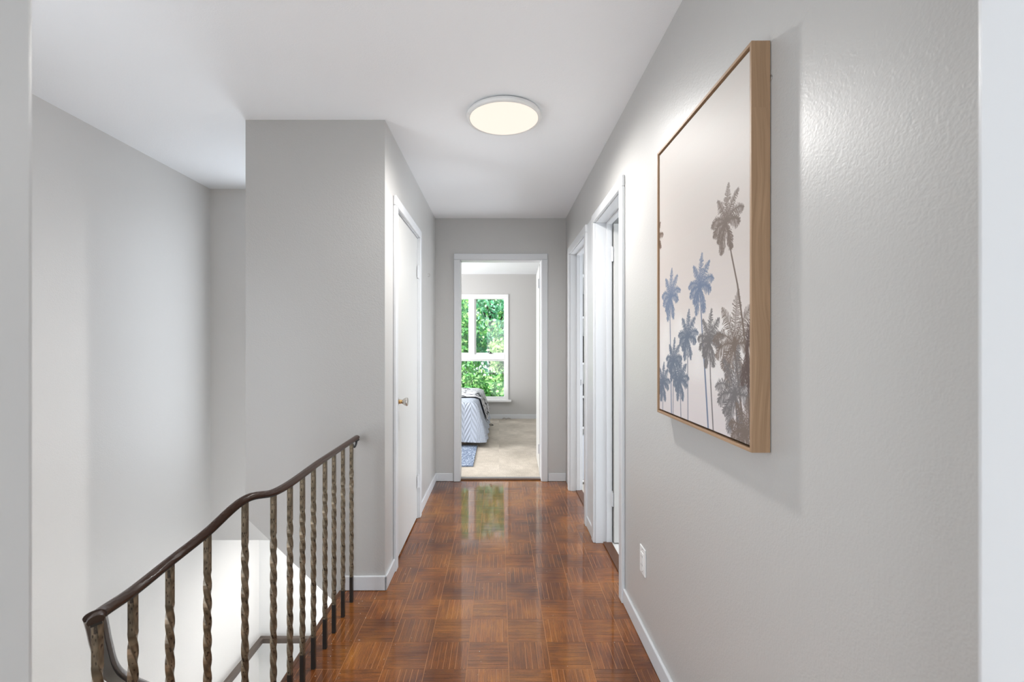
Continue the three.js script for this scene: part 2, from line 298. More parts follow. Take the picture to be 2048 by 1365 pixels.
// closet door, shut
{
  const w = 0.738, g = doorSet(1, 'white flush closet door with a metal knob, shut', [XL, 0, -3.026], Math.PI / 2, w, { depth: 0.05 });
  const leaf = mesh('door_leaf', rboxAt(-w / 2 + 0.003, w / 2 - 0.003, 0.012, 2.046, -0.04, -0.005, 0.002), M.door, g);
  knob(leaf, -w / 2 + 0.073, 0.936, -0.005);
  for (const y of [1.8, 0.27]) hinge(g, w / 2 - 0.001, y, 0.003, -0.012);
}
// bathroom door, standing open into the room
{
  const w = 0.627, T = 0.105, g = doorSet(2, 'white bathroom doorway with the door open inward, beside the palm picture', [XR, 0, -2.6565], -Math.PI / 2, w, { depth: T, stop: -0.065 });
  mesh('door_leaf', rboxAt(-w / 2 - 0.012, -w / 2 + 0.023, 0.012, 2.04, -T - 0.005 - 0.61, -T - 0.005, 0.002), M.door, g);
  for (const y of [1.846, 0.285]) { hinge(g, -w / 2 + 0.008, y, -T + 0.004, 0.0); mesh('hinge', rboxAt(-w / 2 - 0.001, -w / 2 + 0.003, y - 0.045, y + 0.045, -T, -T + 0.028, 0.001), M.trim, g); }
  mesh('threshold', rboxAt(-w / 2, w / 2, 0, 0.012, -0.1, -0.045, 0.005), M.walnut, g);
}
// linen room door
{
  const w = 0.72, T = 0.105, g = doorSet(3, 'white doorway of the linen room, nearest the end wall', [XR, 0, -3.66], -Math.PI / 2, w, { depth: T, stop: -0.05 });
  mesh('door_leaf', rboxAt(w / 2 - 0.023, w / 2 + 0.012, 0.012, 2.04, -T - 0.016 - 0.70, -T - 0.016, 0.002), M.door, g);
  mesh('strike_plate', rboxAt(-w / 2 - 0.001, -w / 2 + 0.0015, 0.915, 0.965, -0.09, -0.064, 0.0005), M.black, g);
  mesh('threshold', rboxAt(-w / 2, w / 2, 0, 0.01, -0.1, -0.045, 0.004), M.walnut, g);
}
// bedroom door, swung right back into the bedroom
{
  const w = 0.747, T = 0.12, cx = 0.0165, g = doorSet(4, 'white bedroom doorway in the end wall with the door folded back', [cx, 0, -DEND], 0, w, { depth: T });
  const hg = new THREE.Group(); hg.name = 'door_leaf_pivot'; hg.position.set(w / 2 - 0.004, 0, -T - 0.012); hg.rotation.y = -0.04; g.add(hg);
  hg.name = 'door_leaf'; 
  mesh('panel', rboxAt(0, 0.035, 0.025, 2.04, -0.735, 0, 0.002), M.door, hg);
  for (const y of [1.85, 0.27]) hinge(g, w / 2 - 0.002, y, -T - 0.002, 0.0);
  mesh('threshold', rboxAt(-w / 2, w / 2, 0, 0.011, -0.05, -0.022, 0.005), M.walnut, g);
  mesh('carpet_strip', rboxAt(-w / 2, w / 2, 0.008, 0.0165, -0.085, -0.05, 0.004), M.metalStrip, g);
}
// the doorway in front of the camera
{
  const w = 0.8107, g = doorSet(5, 'white doorway edges framing the view at the near end of the hall', [0.00535, 0, -0.395], Math.PI, w, { depth: 0.12, casing: 0.0095 });
}
tag(mesh('trim_1', rboxAt(XR - 0.004, XR + 0.002, 0.07, 2.11, -3.242, -3.026, 0.001), M.trim, scene), 'white board filling the wall between the two right doorways', 'trim', null, 'structure');

// ---------------------------------------------------------------- windows
function windowUnit(n, label, x0, x1, y0, y1, pos, turn, panes, sill = true) {
  const g = thing(`window_${n}`, label, 'window', pos, turn, null, 'structure'), e = 0.03;
  for (const [a, b, c, d] of [[x0 - e, x0 + 0.01, y0 + 0.01, y1 - 0.01], [x1 - 0.01, x1 + e, y0 + 0.01, y1 - 0.01], [x0 - e, x1 + e, y1 - 0.01, y1 + e], [x0 - e, x1 + e, y0 - e, y0 + 0.01]]) mesh('casing', rboxAt(a, b, c, d, 0, 0.014, 0.004), M.white, g);
  for (const [a, b, c, d] of [[x0, x0 + 0.045, y0 + 0.045, y1 - 0.045], [x1 - 0.045, x1, y0 + 0.045, y1 - 0.045], [x0, x1, y1 - 0.045, y1], [x0, x1, y0, y0 + 0.045]]) mesh('frame', rboxAt(a, b, c, d, -0.12, 0.0, 0.004), M.white, g);
  for (const p of panes) {
    const pg = new THREE.Group(); pg.name = 'sash'; g.add(pg);
    const [a, b, c, d] = p, s = 0.012;
    for (const [q, r, t, u] of [[a - 0.03, a, c - 0.03, d + 0.03], [b, b + 0.03, c - 0.03, d + 0.03], [a, b, d, d + 0.03], [a, b, c - 0.03, c]]) mesh('sash_rail', rboxAt(q, r, t, u, -0.085, -0.03, 0.005), M.white, pg);
    mesh('pane', new THREE.PlaneGeometry(b - a + s, d - c + s).translate((a + b) / 2, (c + d) / 2, -0.06), M.glass, pg);
  }
  if (sill) mesh('sill', rboxAt(x0 - 0.08, x1 + 0.08, y0 - 0.035, y0 + 0.002, -0.05, 0.055, 0.008), M.white, g);
  return g;
}
{
  const w = windowUnit(1, 'white three pane window of the bedroom looking onto green trees', -1.03, 0.13, 0.33, 2.07, [0, 0, -7.8], 0, [[-0.386, 0.084, 1.12, 2.027], [-0.984, -0.514, 1.12, 2.027], [-0.984, 0.084, 0.375, 0.978]]);
  mesh('mullion', rboxAt(-0.488, -0.412, 1.04, 2.05, -0.12, 0.002, 0.004), M.white, w);
  mesh('transom', rboxAt(-1.0, 0.1, 1.005, 1.093, -0.12, 0.003, 0.004), M.white, w);
  mesh('latch', merge([rboxAt(-0.17, -0.11, 1.105, 1.116, -0.035, -0.015, 0.003), rboxAt(-0.15, -0.13, 1.105, 1.135, -0.03, -0.018, 0.003)]), M.black, w);
}
windowUnit(2, 'added tall glazed doors behind the camera in the room with the near doorway', -1.28, 1.28, 0.1, 2.25, [-0.45, 0, 2.2], Math.PI, [[-1.2, -0.05, 0.18, 2.17], [0.05, 1.2, 0.18, 2.17]], false);  // unseen glazing, added off centre so its light reaches the right hall wall
windowUnit(3, 'added wide foyer window, unseen below the hall floor', -1.02, 1.02, -2.22, -0.48, [0.2, 0, -0.12], Math.PI, [[-0.94, -0.05, -2.14, -0.56], [0.05, 0.94, -2.14, -0.56]]);  // unseen window added to brighten the lower stairwell walls
windowUnit(7, 'added unseen tall window in the left stairwell wall beside the near doorway', -0.42, 0.42, -0.12, 1.92, [XS, 0, -0.9], Math.PI / 2, [[-0.34, 0.34, -0.04, 1.84]]);  // unseen window added to light the near right wall and ceiling
windowUnit(8, 'added tall narrow window hidden in the back wall of the stairwell behind the closet', -0.225, 0.225, 0.38, 2.22, [-1.585, 0, -DSB], 0, [[-0.145, 0.145, 0.46, 2.14]], false);  // window added behind the closet corner to brighten the stairwell walls
windowUnit(4, 'added side window of the bedroom, out of view left of the bed', -1.15, 1.15, 0.6, 2.1, [-3.0, 0, -6.0], Math.PI / 2, [[-1.07, -0.05, 0.68, 2.02], [0.05, 1.07, 0.68, 2.02]]);  // added out of view as a light source for the bedroom

windowUnit(5, 'added unseen bathroom window opposite its doorway', -0.6, 0.6, 0.1, 2.0, [2.6, 0, -2.3], -Math.PI / 2, [[-0.52, 0.52, 0.18, 1.92]]);  // added to throw light through the doorway into the hall
windowUnit(6, 'added unseen linen room window opposite its doorway', -0.35, 0.35, 0.1, 2.0, [2.6, 0, -3.75], -Math.PI / 2, [[-0.27, 0.27, 0.18, 1.92]]);  // added, kept low so its light reaches the hall ceiling

// ---------------------------------------------------------------- stairs below the railing
{
  const st = thing('stairs', 'carpeted flight of stairs going down beside the railing', 'stairs', [0, 0, 0], 0, null, 'structure');
  for (let k = 0; k < 11; k++) {
    mesh('step', box(XS, -0.93, YF, -0.2 * (k + 1), 0.95 + 0.22 * k, 0.95 + 0.22 * (k + 1)), M.carpet, st);
  }
}

// ---------------------------------------------------------------- ceiling lamps
function ceilingLamp(x, D, r, label, power, group, y = H, panel = true) {
  const t = thing('ceiling_lamp', label, 'lamp', [x, y, -D], 0, group);
  const lathe = pts => new THREE.LatheGeometry(pts.map(p => new THREE.Vector2(p[0], p[1])), 64);
  mesh('housing', lathe([[0, -0.002], [r * 0.93, -0.002], [r * 0.97, -0.006], [r, -0.014], [r, -0.022], [r * 0.985, -0.029], [r * 0.93, -0.031], [r * 0.915, -0.026], [0, -0.026]]), M.white, t);
  mesh('diffuser', lathe([[0, -0.0265], [r * 0.88, -0.0265], [r * 0.915, -0.029], [r * 0.9, -0.031], [0, -0.0325]]), new THREE.MeshStandardMaterial({ color: rgb(0.03, 0.03, 0.03), roughness: 0.6, emissive: rgb(1.0, 0.86, 0.75), emissiveIntensity: 0.77 }), t);
  if (panel) {
    const l = new THREE.RectAreaLight(rgb(1.0, 0.98, 0.955), power, 0.16, 0.16);
    l.position.set(0, -0.036, 0); l.rotation.x = -Math.PI / 2; t.add(l);
  } else {
    const l = new THREE.SpotLight(rgb(1.0, 0.98, 0.955), power, 0, Math.PI / 2 * 0.99, 0.6, 2);
    l.position.set(0, -0.085, 0); l.target.position.set(0, -2, 0); l.castShadow = true; l.shadow.radius = 2.4; l.shadow.mapSize.set(2048, 2048); t.add(l, l.target);
  }
  return t;
}
ceilingLamp(0.025, 2.345, 0.188, 'round flat white ceiling lamp glowing over the hall', LAMP, null, H, false);
ceilingLamp(-1.25, 3.8, 0.15, 'added round flat ceiling lamp hidden in the foyer under the upper floor', ADDED_LAMP_FOYER, null, -0.2);  // hidden lamp added to brighten the wall at the stair foot

// ---------------------------------------------------------------- railing
function sweep(profile, pts) {
  const pos = [], idx = [], n = profile.length, up = new THREE.Vector3(0, 1, 0); let prevS = null;
  pts.forEach((p, i) => {
    const t = pts[Math.min(i + 1, pts.length - 1)].clone().sub(pts[Math.max(i - 1, 0)]).normalize();
    let s = new THREE.Vector3().crossVectors(t, prevS ? new THREE.Vector3().crossVectors(prevS, t) : up).normalize();
    if (prevS && s.dot(prevS) < 0) s.negate();
    const u = new THREE.Vector3().crossVectors(s, t).normalize(); prevS = s;
    for (const [a, b] of profile) pos.push(p.x + s.x * a + u.x * b, p.y + s.y * a + u.y * b, p.z + s.z * a + u.z * b);
  });
  for (let i = 0; i < pts.length - 1; i++) for (let k = 0; k < n; k++) { const a = i * n + k, b = i * n + (k + 1) % n; idx.push(a, b, a + n, b, b + n, a + n); }
  for (const [o, f] of [[0, 1], [(pts.length - 1) * n, 0]]) for (let k = 1; k < n - 1; k++) f ? idx.push(o, o + k + 1, o + k) : idx.push(o, o + k, o + k + 1);
  const g = new THREE.BufferGeometry(); g.setAttribute('position', new THREE.Float32BufferAttribute(pos, 3)); g.setIndex(idx);
  return toCreasedNormals(g, 0.7);
}
{
  const t = thing('stair_railing', 'wrought iron railing of twisted bars with dark brown handrail', 'railing', [0, 0, 0]);
  const XB = -0.73;
  // bars: x, D, height of the underside of the handrail
  const bars = [703, 686, 668, 650, 627, 605, 580, 547].map(px => [XB, -XB * FOC / (VX - px), 0.787]);
  const sp = (bars[0][1] - bars[7][1]) / 7;
  let last = bars[7];
  for (const [px, py] of [[490, 1006], [415, 1072], [340, 1132], [266, 1192], [195, 1243]]) {
    const q = (VX - px) / FOC, c = q * last[1] + last[0], A = 1 + q * q, Bq = -2 * c * q, C = c * c - sp * sp;
    const b = (-Bq + Math.sqrt(Math.max(0, Bq * Bq - 4 * A * C))) / (2 * A), D = last[1] - b;
    last = [-q * D, D, EYE - (py - VY) * D / FOC]; bars.push(last);
  }
  const line = [V(XB, 0.787, 2.385), V(XB, 0.787, 2.3), V(XB, 0.787, 1.9), ...bars.slice(7).map(b => V(b[0], b[2], b[1]))];
  line.push(V(last[0] + 0.012, last[2], last[1] - 0.016));
  const down = [V(-0.824, last[2] + 0.002, 0.947), V(-0.843, 0.694, 0.97), V(-0.862, 0.655, 0.998), V(-0.882, 0.6, 1.03), V(-0.918, 0.49, 1.1), V(-0.96, 0.34, 1.25), V(-1.0, 0.05, 1.55), V(-1.0, -1.16, 2.9)];
  const curve = new THREE.CatmullRomCurve3(line, false, 'centripetal');
  const ptsA = curve.getSpacedPoints(260), pts = new THREE.CatmullRomCurve3(down, false, 'centripetal').getSpacedPoints(260);
  const cap = []; for (let k = 0; k <= 14; k++) { const a = Math.PI * k / 14; cap.push([0.0145 * Math.cos(a), 0.0105 + 0.0105 * Math.sin(a)]); } cap.push([-0.0125, 0.005], [0.0125, 0.005]);
  for (const p of [ptsA, pts]) mesh('handrail', sweep(p === pts ? cap.map(c => [c[0] * 1.35, c[1] * 1.1]) : cap, p), M.rail, t);
  for (const p of [ptsA, pts]) mesh('rail_channel', sweep([[0.0095, 0], [0.0095, 0.006], [-0.0095, 0.006], [-0.0095, 0]], p), M.railSteel, t);
  const hw = 0.0077, ch = 0.0012;
  function twisted(top, y0, y1) {
    const ring = []; for (const [a, b] of [[1, 1], [-1, 1], [-1, -1], [1, -1]]) { const s = a * b; ring.push(s > 0 ? [a * hw, b * (hw - ch)] : [a * (hw - ch), b * hw], s > 0 ? [a * (hw - ch), b * hw] : [a * hw, b * (hw - ch)]); }
    const ys = [0]; const nT = 120; ys.push(y0 - 0.02); for (let i = 0; i <= nT; i++) ys.push(y0 + (y1 - y0) * i / nT); ys.push(y1 + 0.02, top);
    const pos = [], uv = [], idx = [], n = 9; 
    ys.forEach(y => {
      const f = Math.max(0, Math.min(1, (y - y0) / (y1 - y0))), ang = Math.round((y1 - y0) / 0.054) * Math.PI / 2 * f;
      const c = Math.cos(ang), s = Math.sin(ang), sw = f > 0 && f < 1 ? 1.06 : 1;
      for (let k = 0; k < n; k++) { const [a, b] = ring[k % 8]; pos.push(sw * (a * c - b * s), y, sw * (a * s + b * c)); uv.push(k / 8, y); }
    });
    for (let i = 0; i < ys.length - 1; i++) for (let k = 0; k < 8; k++) { const a = i * n + k; idx.push(a, a + n, a + 1, a + 1, a + n, a + n + 1); }
    const g = new THREE.BufferGeometry(); g.setAttribute('position', new THREE.Float32BufferAttribute(pos, 3)); g.setAttribute('uv', new THREE.Float32BufferAttribute(uv, 2)); g.setIndex(idx);
    return toCreasedNormals(g, 0.5);
  }
  const footBlock = rboxAt(-0.0081, 0.0081, 0, 0.125, -0.0081, 0.0081, 0.0015);  // darker block round the lower end of each bar
  const shared = twisted(0.789, 0.15, 0.668);
  bars.forEach((b, i) => {
    const m = mesh('baluster', i < 8 ? shared : twisted(b[2] + 0.004, 0.13, i === 8 ? 0.685 : i === 9 ? 0.65 : 0.62), M.bronze, t);
    m.position.set(b[0], 0, -b[1]);
    mesh('dark_foot', footBlock, M.railSteel, m);
  });
  // bars of the stair flight below
  for (let k = 1; k < 10; k++) {
    const D = 1.06 + 0.22 * k, f = D < 1.6 ? null : 1, y0 = -0.2 * (k + 1), p = pts.reduce((a, q) => Math.abs(-q.z - D) < Math.abs(-a.z - D) ? q : a);
    if (-p.z < D - 0.05) continue;
    const m = mesh('baluster', twisted(p.y - y0 + 0.004, 0.1, Math.max(0.3, p.y - y0 - 0.1)), M.bronze, t); m.position.set(p.x, y0, -D);
  }
  // curled bracket holding the rail end to the closet wall
  const br = new THREE.CatmullRomCurve3([V(XB, 0.79, 2.372), V(XB, 0.772, 2.378), V(XB - 0.002, 0.758, 2.37), V(XB - 0.004, 0.753, 2.355), V(XB - 0.006, 0.76, 2.343), V(XB - 0.006, 0.77, 2.345)]);
  mesh('rail_bracket', merge([new THREE.TubeGeometry(br, 24, 0.005, 8), new THREE.CylinderGeometry(0.006, 0.006, 0.045, 10).rotateX(Math.PI / 2).translate(XB, 0.78, -2.39)]), M.black, t);
}
// handrail on the foyer walls
{
  const t = thing('wall_handrail', 'dark brown handrail on the white lower walls of the stairwell', 'handrail', [0, 0, 0]);
  mesh('rail', merge([rboxAt(XS + 0.03, XS + 0.07, -1.395, -1.345, -4.155, -2.6, 0.008), rboxAt(XS + 0.03, -0.3, -1.395, -1.345, -4.17, -4.13, 0.008)]), M.darkRail, t);
  for (const x of [-1.55, -0.8]) mesh('bracket', merge([rboxAt(x - 0.008, x + 0.008, -1.42, -1.39, -4.2, -4.14, 0.003), rboxAt(x - 0.015, x + 0.015, -1.45, -1.38, -4.2, -4.192, 0.003)]), M.black, t);
  mesh('bracket', merge([rboxAt(XS, XS + 0.055, -1.42, -1.39, -3.008, -2.992, 0.003), rboxAt(XS, XS + 0.008, -1.45, -1.38, -3.015, -2.985, 0.003)]), M.black, t);
}

// ---------------------------------------------------------------- palm picture
{
  const XF = 0.575, XBk = 0.6185, d0 = 1.058, d1 = 1.69, y0 = 1.03, y1 = 1.9705, fw = 0.008;
  const t = thing('framed_picture', 'tall palm tree canvas in a light oak frame on the right wall', 'picture', [0, 0, 0]);
  const railGeo = (a, b, c, d, long) => { const g = rboxAt(XF, XBk, a, b, -d, -c, 0.0012); const p = g.attributes.position, n = g.attributes.normal, uv = []; for (let i = 0; i < p.count; i++) { const l = long === 'y' ? p.getY(i) : p.getZ(i), s = Math.abs(n.getX(i)) > 0.6 ? (long === 'y' ? p.getZ(i) : p.getY(i)) : p.getX(i); uv.push(s * 5 + (long === 'y' ? 0 : 0.4), l * 1.1); } g.setAttribute('uv', new THREE.Float32BufferAttribute(uv, 2)); return g; };
  mesh('frame_rail', railGeo(y0, y1, d0, d0 + fw, 'y'), M.oak, t);
  mesh('frame_rail', railGeo(y0, y1, d1 - fw, d1, 'y'), M.oak, t);
  mesh('frame_rail', railGeo(y0, y0 + fw, d0 + fw, d1 - fw, 'z'), M.oak, t);
  mesh('frame_rail', railGeo(y1 - fw, y1, d0 + fw, d1 - fw, 'z'), M.oak, t);
  mesh('backing', box(XBk - 0.008, XBk - 0.004, y0 + fw, y1 - fw, d0 + fw, d1 - fw), M.dark, t);
  const g = 0.006, cd0 = d0 + fw + g, cd1 = d1 - fw - g, cy0 = y0 + fw + g, cy1 = y1 - fw - g, XC = XF + 0.005;
  const W = 1024, Hh = Math.round(W * (cy1 - cy0) / (cd1 - cd0));
  const at = (px, py) => { const D = XC * FOC / (px - VX), Y = EYE + (VY - py) * D / FOC; return [(cd1 - D) / (cd1 - cd0) * W, (cy1 - Y) / (cy1 - cy0) * Hh]; };
  const pr = rng(99);
  const tex = canvasTex(W, Hh, (c, w, h) => {
    const bg = c.createLinearGradient(0, 0, 0, h);
    bg.addColorStop(0, 'rgb(196,190,184)'); bg.addColorStop(0.45, 'rgb(202,193,187)'); bg.addColorStop(0.62, 'rgb(208,199,194)'); bg.addColorStop(0.72, 'rgb(216,210,206)'); bg.addColorStop(1, 'rgb(206,198,198)');
    c.fillStyle = bg; c.fillRect(0, 0, w, h);
    for (let k = 0; k < 150; k++) { // low cloud bank
      const x = pr() * w, y = h * (0.66 + 0.2 * pr()), r = 30 + 70 * pr(), gr = c.createRadialGradient(x, y, 0, x, y, r);
      gr.addColorStop(0, 'rgba(232,230,228,0.16)'); gr.addColorStop(1, 'rgba(232,230,228,0)'); c.fillStyle = gr; c.fillRect(x - r, y - r, 2 * r, 2 * r);
    }
    for (let k = 0; k < 9000; k++) { c.fillStyle = pr() < 0.5 ? 'rgba(255,255,255,0.035)' : 'rgba(60,50,50,0.03)'; c.fillRect(pr() * w, pr() * h, 2, 2); }
    const frond = (x, y, ang, len, wd, droop, col) => {
      const n = 26; let px = x, py = y, a = ang;
      for (let i = 0; i < n; i++) {
        const f = i / n; a += droop / n * (0.5 + f); const nx = px + Math.cos(a) * len / n, ny = py + Math.sin(a) * len / n;
        c.strokeStyle = col; c.lineWidth = Math.max(1.5, 5 * (1 - f)); c.beginPath(); c.moveTo(px, py); c.lineTo(nx, ny); c.stroke();
        const lw = wd * Math.sin(Math.PI * (0.1 + 0.85 * f)) * (0.7 + 0.6 * pr());
        c.lineWidth = 2.3;
        for (const s of [-1, 1]) for (let q = 0; q < 2; q++) { const b = a + s * (0.75 + 0.4 * pr()); const gx = Math.cos(b) * lw, gy = Math.sin(b) * lw + 0.35 * lw; const ox = px + (nx - px) * q / 2, oy = py + (ny - py) * q / 2; c.beginPath(); c.moveTo(ox, oy); c.quadraticCurveTo(ox + gx * 0.6, oy + gy * 0.35, ox + gx, oy + gy); c.stroke(); }
        px = nx; py = ny;
      }
    };
    const palm = (cx, cy, size, trunk, col, kinds) => {
      const [x, y] = at(cx, cy);
      const tp = trunk.map(p => at(...p));
      c.strokeStyle = col; c.lineCap = 'round';
      for (let i = 0; i < tp.length - 1; i++) { c.lineWidth = size * 0.045 + 3 + i * 1.2; c.beginPath(); c.moveTo(...tp[i]); c.lineTo(...tp[i + 1]); c.stroke(); }
      c.fillStyle = col; c.beginPath(); c.ellipse(x, y, size * 0.08, size * 0.15, 0, 0, 7); c.fill();
      for (const [deg, l, dr] of kinds) frond(x, y, deg * Math.PI / 180, size * l * 1.12, size * 0.2, dr, col);
    };
    const full = [[-88, 1, 0.25], [-112, 0.85, -0.5], [-64, 0.95, 0.7], [-40, 0.95, 1.3], [-142, 0.9, -1.4], [-168, 0.8, -1.3], [-15, 0.75, 1.2], [60, 0.8, 0.4], [118, 0.85, -0.4], [150, 0.65, -0.6]];
    const glareBlue = 'rgb(112,124,146)', glareBlue2 = 'rgb(106,115,130)', taupe = 'rgb(118,105,97)', mid = 'rgb(113,109,109)', brown = 'rgb(112,94,82)';  // cool palms: grey print colour with bluish window glare painted in
    palm(1312, 478, 120, [[1312, 478], [1312, 560]], brown, [[-60, 0.9, 0.6], [-20, 1, 0.9], [20, 0.9, 0.8], [60, 0.9, 0.3], [-85, 0.9, 0.3], [85, 1.5, 0.1]]);
    palm(1452, 445, 150, [[1454, 455], [1463, 510], [1475, 570], [1486, 650], [1496, 745]], taupe, full);
    palm(1400, 575, 150, [[1400, 580], [1402, 620], [1404, 658], [1406, 694], [1409.5, 739], [1417, 868]], glareBlue, full);
    palm(1341, 595, 150, [[1341, 600], [1340, 640], [1341, 700], [1343, 834]], glareBlue, full);
    palm(1375, 676, 135, [[1375, 680], [1376, 850]], glareBlue2, full);
    palm(1419, 684, 140, [[1419, 690], [1421, 760], [1427, 872]], mid, full);
    palm(1469, 690, 210, [[1469, 695], [1474, 740], [1484, 830]], taupe, full);
    palm(1326, 768, 120, [[1326, 770], [1325.5, 826]], glareBlue2, full);
    palm(1347, 724, 125, [[1347, 728], [1346, 836]], glareBlue2, full);
    palm(1360, 762, 125, [[1360, 764], [1362, 840]], glareBlue2, full);
    palm(1470, 790, 190, [[1470, 795], [1478, 884]], mid, full);
    palm(1494, 700, 150, [[1494, 700], [1500, 880]], 'rgb(96,82,78)', [[100, 0.9, 0.2], [80, 0.9, 0.2], [-80, 0.8, 0.2]]);
    palm(1492, 868, 150, [[1492, 868], [1494, 896]], taupe, full);
  });
  tex.anisotropy = 8;
  const cg = new THREE.BoxGeometry(XBk - 0.01 - XC, cy1 - cy0, cd1 - cd0); cg.translate((XBk - 0.01 + XC) / 2, (cy0 + cy1) / 2, -(cd0 + cd1) / 2);
  { // print uv on every face: u follows depth towards the camera
    const p = cg.attributes.position, uv = cg.attributes.uv; for (let i = 0; i < p.count; i++) uv.setXY(i, (cd1 + p.getZ(i)) / (cd1 - cd0), (p.getY(i) - cy0) / (cy1 - cy0));
  }
  const weave = dataTex(256, (u, v) => gray(128 + 60 * Math.sin(u * 6.283 * 64) * Math.sin(v * 6.283 * 64) + 60 * (tileNoise(n64, 64, u * 64, v * 64) - 0.5)), false, [6, 9]);
  mesh('canvas_print', cg, new THREE.MeshPhysicalMaterial({ map: tex, roughness: 0.5, specularIntensity: 0.32, bumpMap: weave, bumpScale: 0.00012 }), t);
  mesh('hanger', merge([new THREE.TorusGeometry(0.006, 0.0014, 6, 14).rotateY(Math.PI / 2).translate(XBk + 0.0005, 1.885, -(d0 + 0.002))]), M.nickel, t);
}

// ---------------------------------------------------------------- small fittings
{
  const t = thing('wall_outlet', 'white electrical outlet low on the right wall', 'outlet', [XR, 0.348, -1.992]);
  mesh('cover_plate', rboxAt(-0.006, 0.0, -0.058, 0.058, -0.036, 0.036, 0.0028), M.white, t);
  const rc = mesh('receptacle', rboxAt(-0.0082, -0.004, -0.034, 0.034, -0.017, 0.017, 0.0015), M.white, t);
  for (const y of [-0.018, 0.018]) mesh('slot', merge([rboxAt(-0.0086, -0.0075, y - 0.004, y + 0.004, -0.0075, -0.0058, 0.0002), rboxAt(-0.0086, -0.0075, y - 0.004, y + 0.004, 0.0058, 0.0075, 0.0002)]), M.dark, rc);
  for (const y of [-0.048, 0.048]) mesh('screw', new THREE.CylinderGeometry(0.0028, 0.0028, 0.001, 10).rotateZ(Math.PI / 2).translate(-0.0062, y, 0), M.nickel, t);
}
{
  const t = thing('wall_hook', 'tiny dark screw hook high on the closet wall near the corner', 'hook', [XL, 1.85, -3.87]);
  mesh('hook', merge([new THREE.TubeGeometry(new THREE.CatmullRomCurve3([new THREE.Vector3(-0.001, 0.008, 0), new THREE.Vector3(0.012, 0.008, 0), new THREE.Vector3(0.016, -0.004, 0), new THREE.Vector3(0.008, -0.014, 0), new THREE.Vector3(0.0, -0.012, 0)]), 20, 0.0018, 6)]), M.nickel, t);
}

// ---------------------------------------------------------------- linen room contents seen past the door jamb
{
  const sh = thing('linen_shelves', 'white shelves glimpsed through the doorway nearest the end wall', 'shelves', [0.729, 0.006, -4.31]);
  for (const x of [0.0, 0.62]) mesh('side_panel', rboxAt(x === 0 ? -0.002 : x, (x === 0 ? -0.002 : x) + 0.004, 0, 1.9, 0.0, 0.12, 0.001), M.white, sh);
  for (const y of [0.02, 0.5, 0.78, 1.08, 1.5, 1.88]) mesh('shelf', rboxAt(0.002, 0.62, y, y + 0.018, 0.001, 0.12, 0.002), M.white, sh);
  const cols = [srgb(70, 66, 64), srgb(96, 94, 92), srgb(205, 208, 214), srgb(120, 118, 116), srgb(60, 56, 52)];
  const names = ['dark folded towel', 'grey folded towel', 'white storage box', 'taupe folded blanket', 'black folded towel'];
  [[0.525, 0.24, 1], [0.805, 0.1, 0], [1.105, 0.24, 4], [1.525, 0.2, 3], [0.045, 0.4, 2]].forEach(([y, h, c], i) => {
    const m = mesh('linen_' + ['stack', 'towel', 'towels', 'blanket', 'bin'][i], rboxAt(0.738, 1.15, y, y + h, -4.3, -4.2, 0.02), new THREE.MeshStandardMaterial({ color: cols[c], roughness: 0.95 }), scene);
    m.name = c === 2 ? 'storage_box' : numbered('folded_linen');
    tag(m, `${names[c]} on the white shelves behind the right doorway`, c === 2 ? 'box' : 'linen');
  });
}

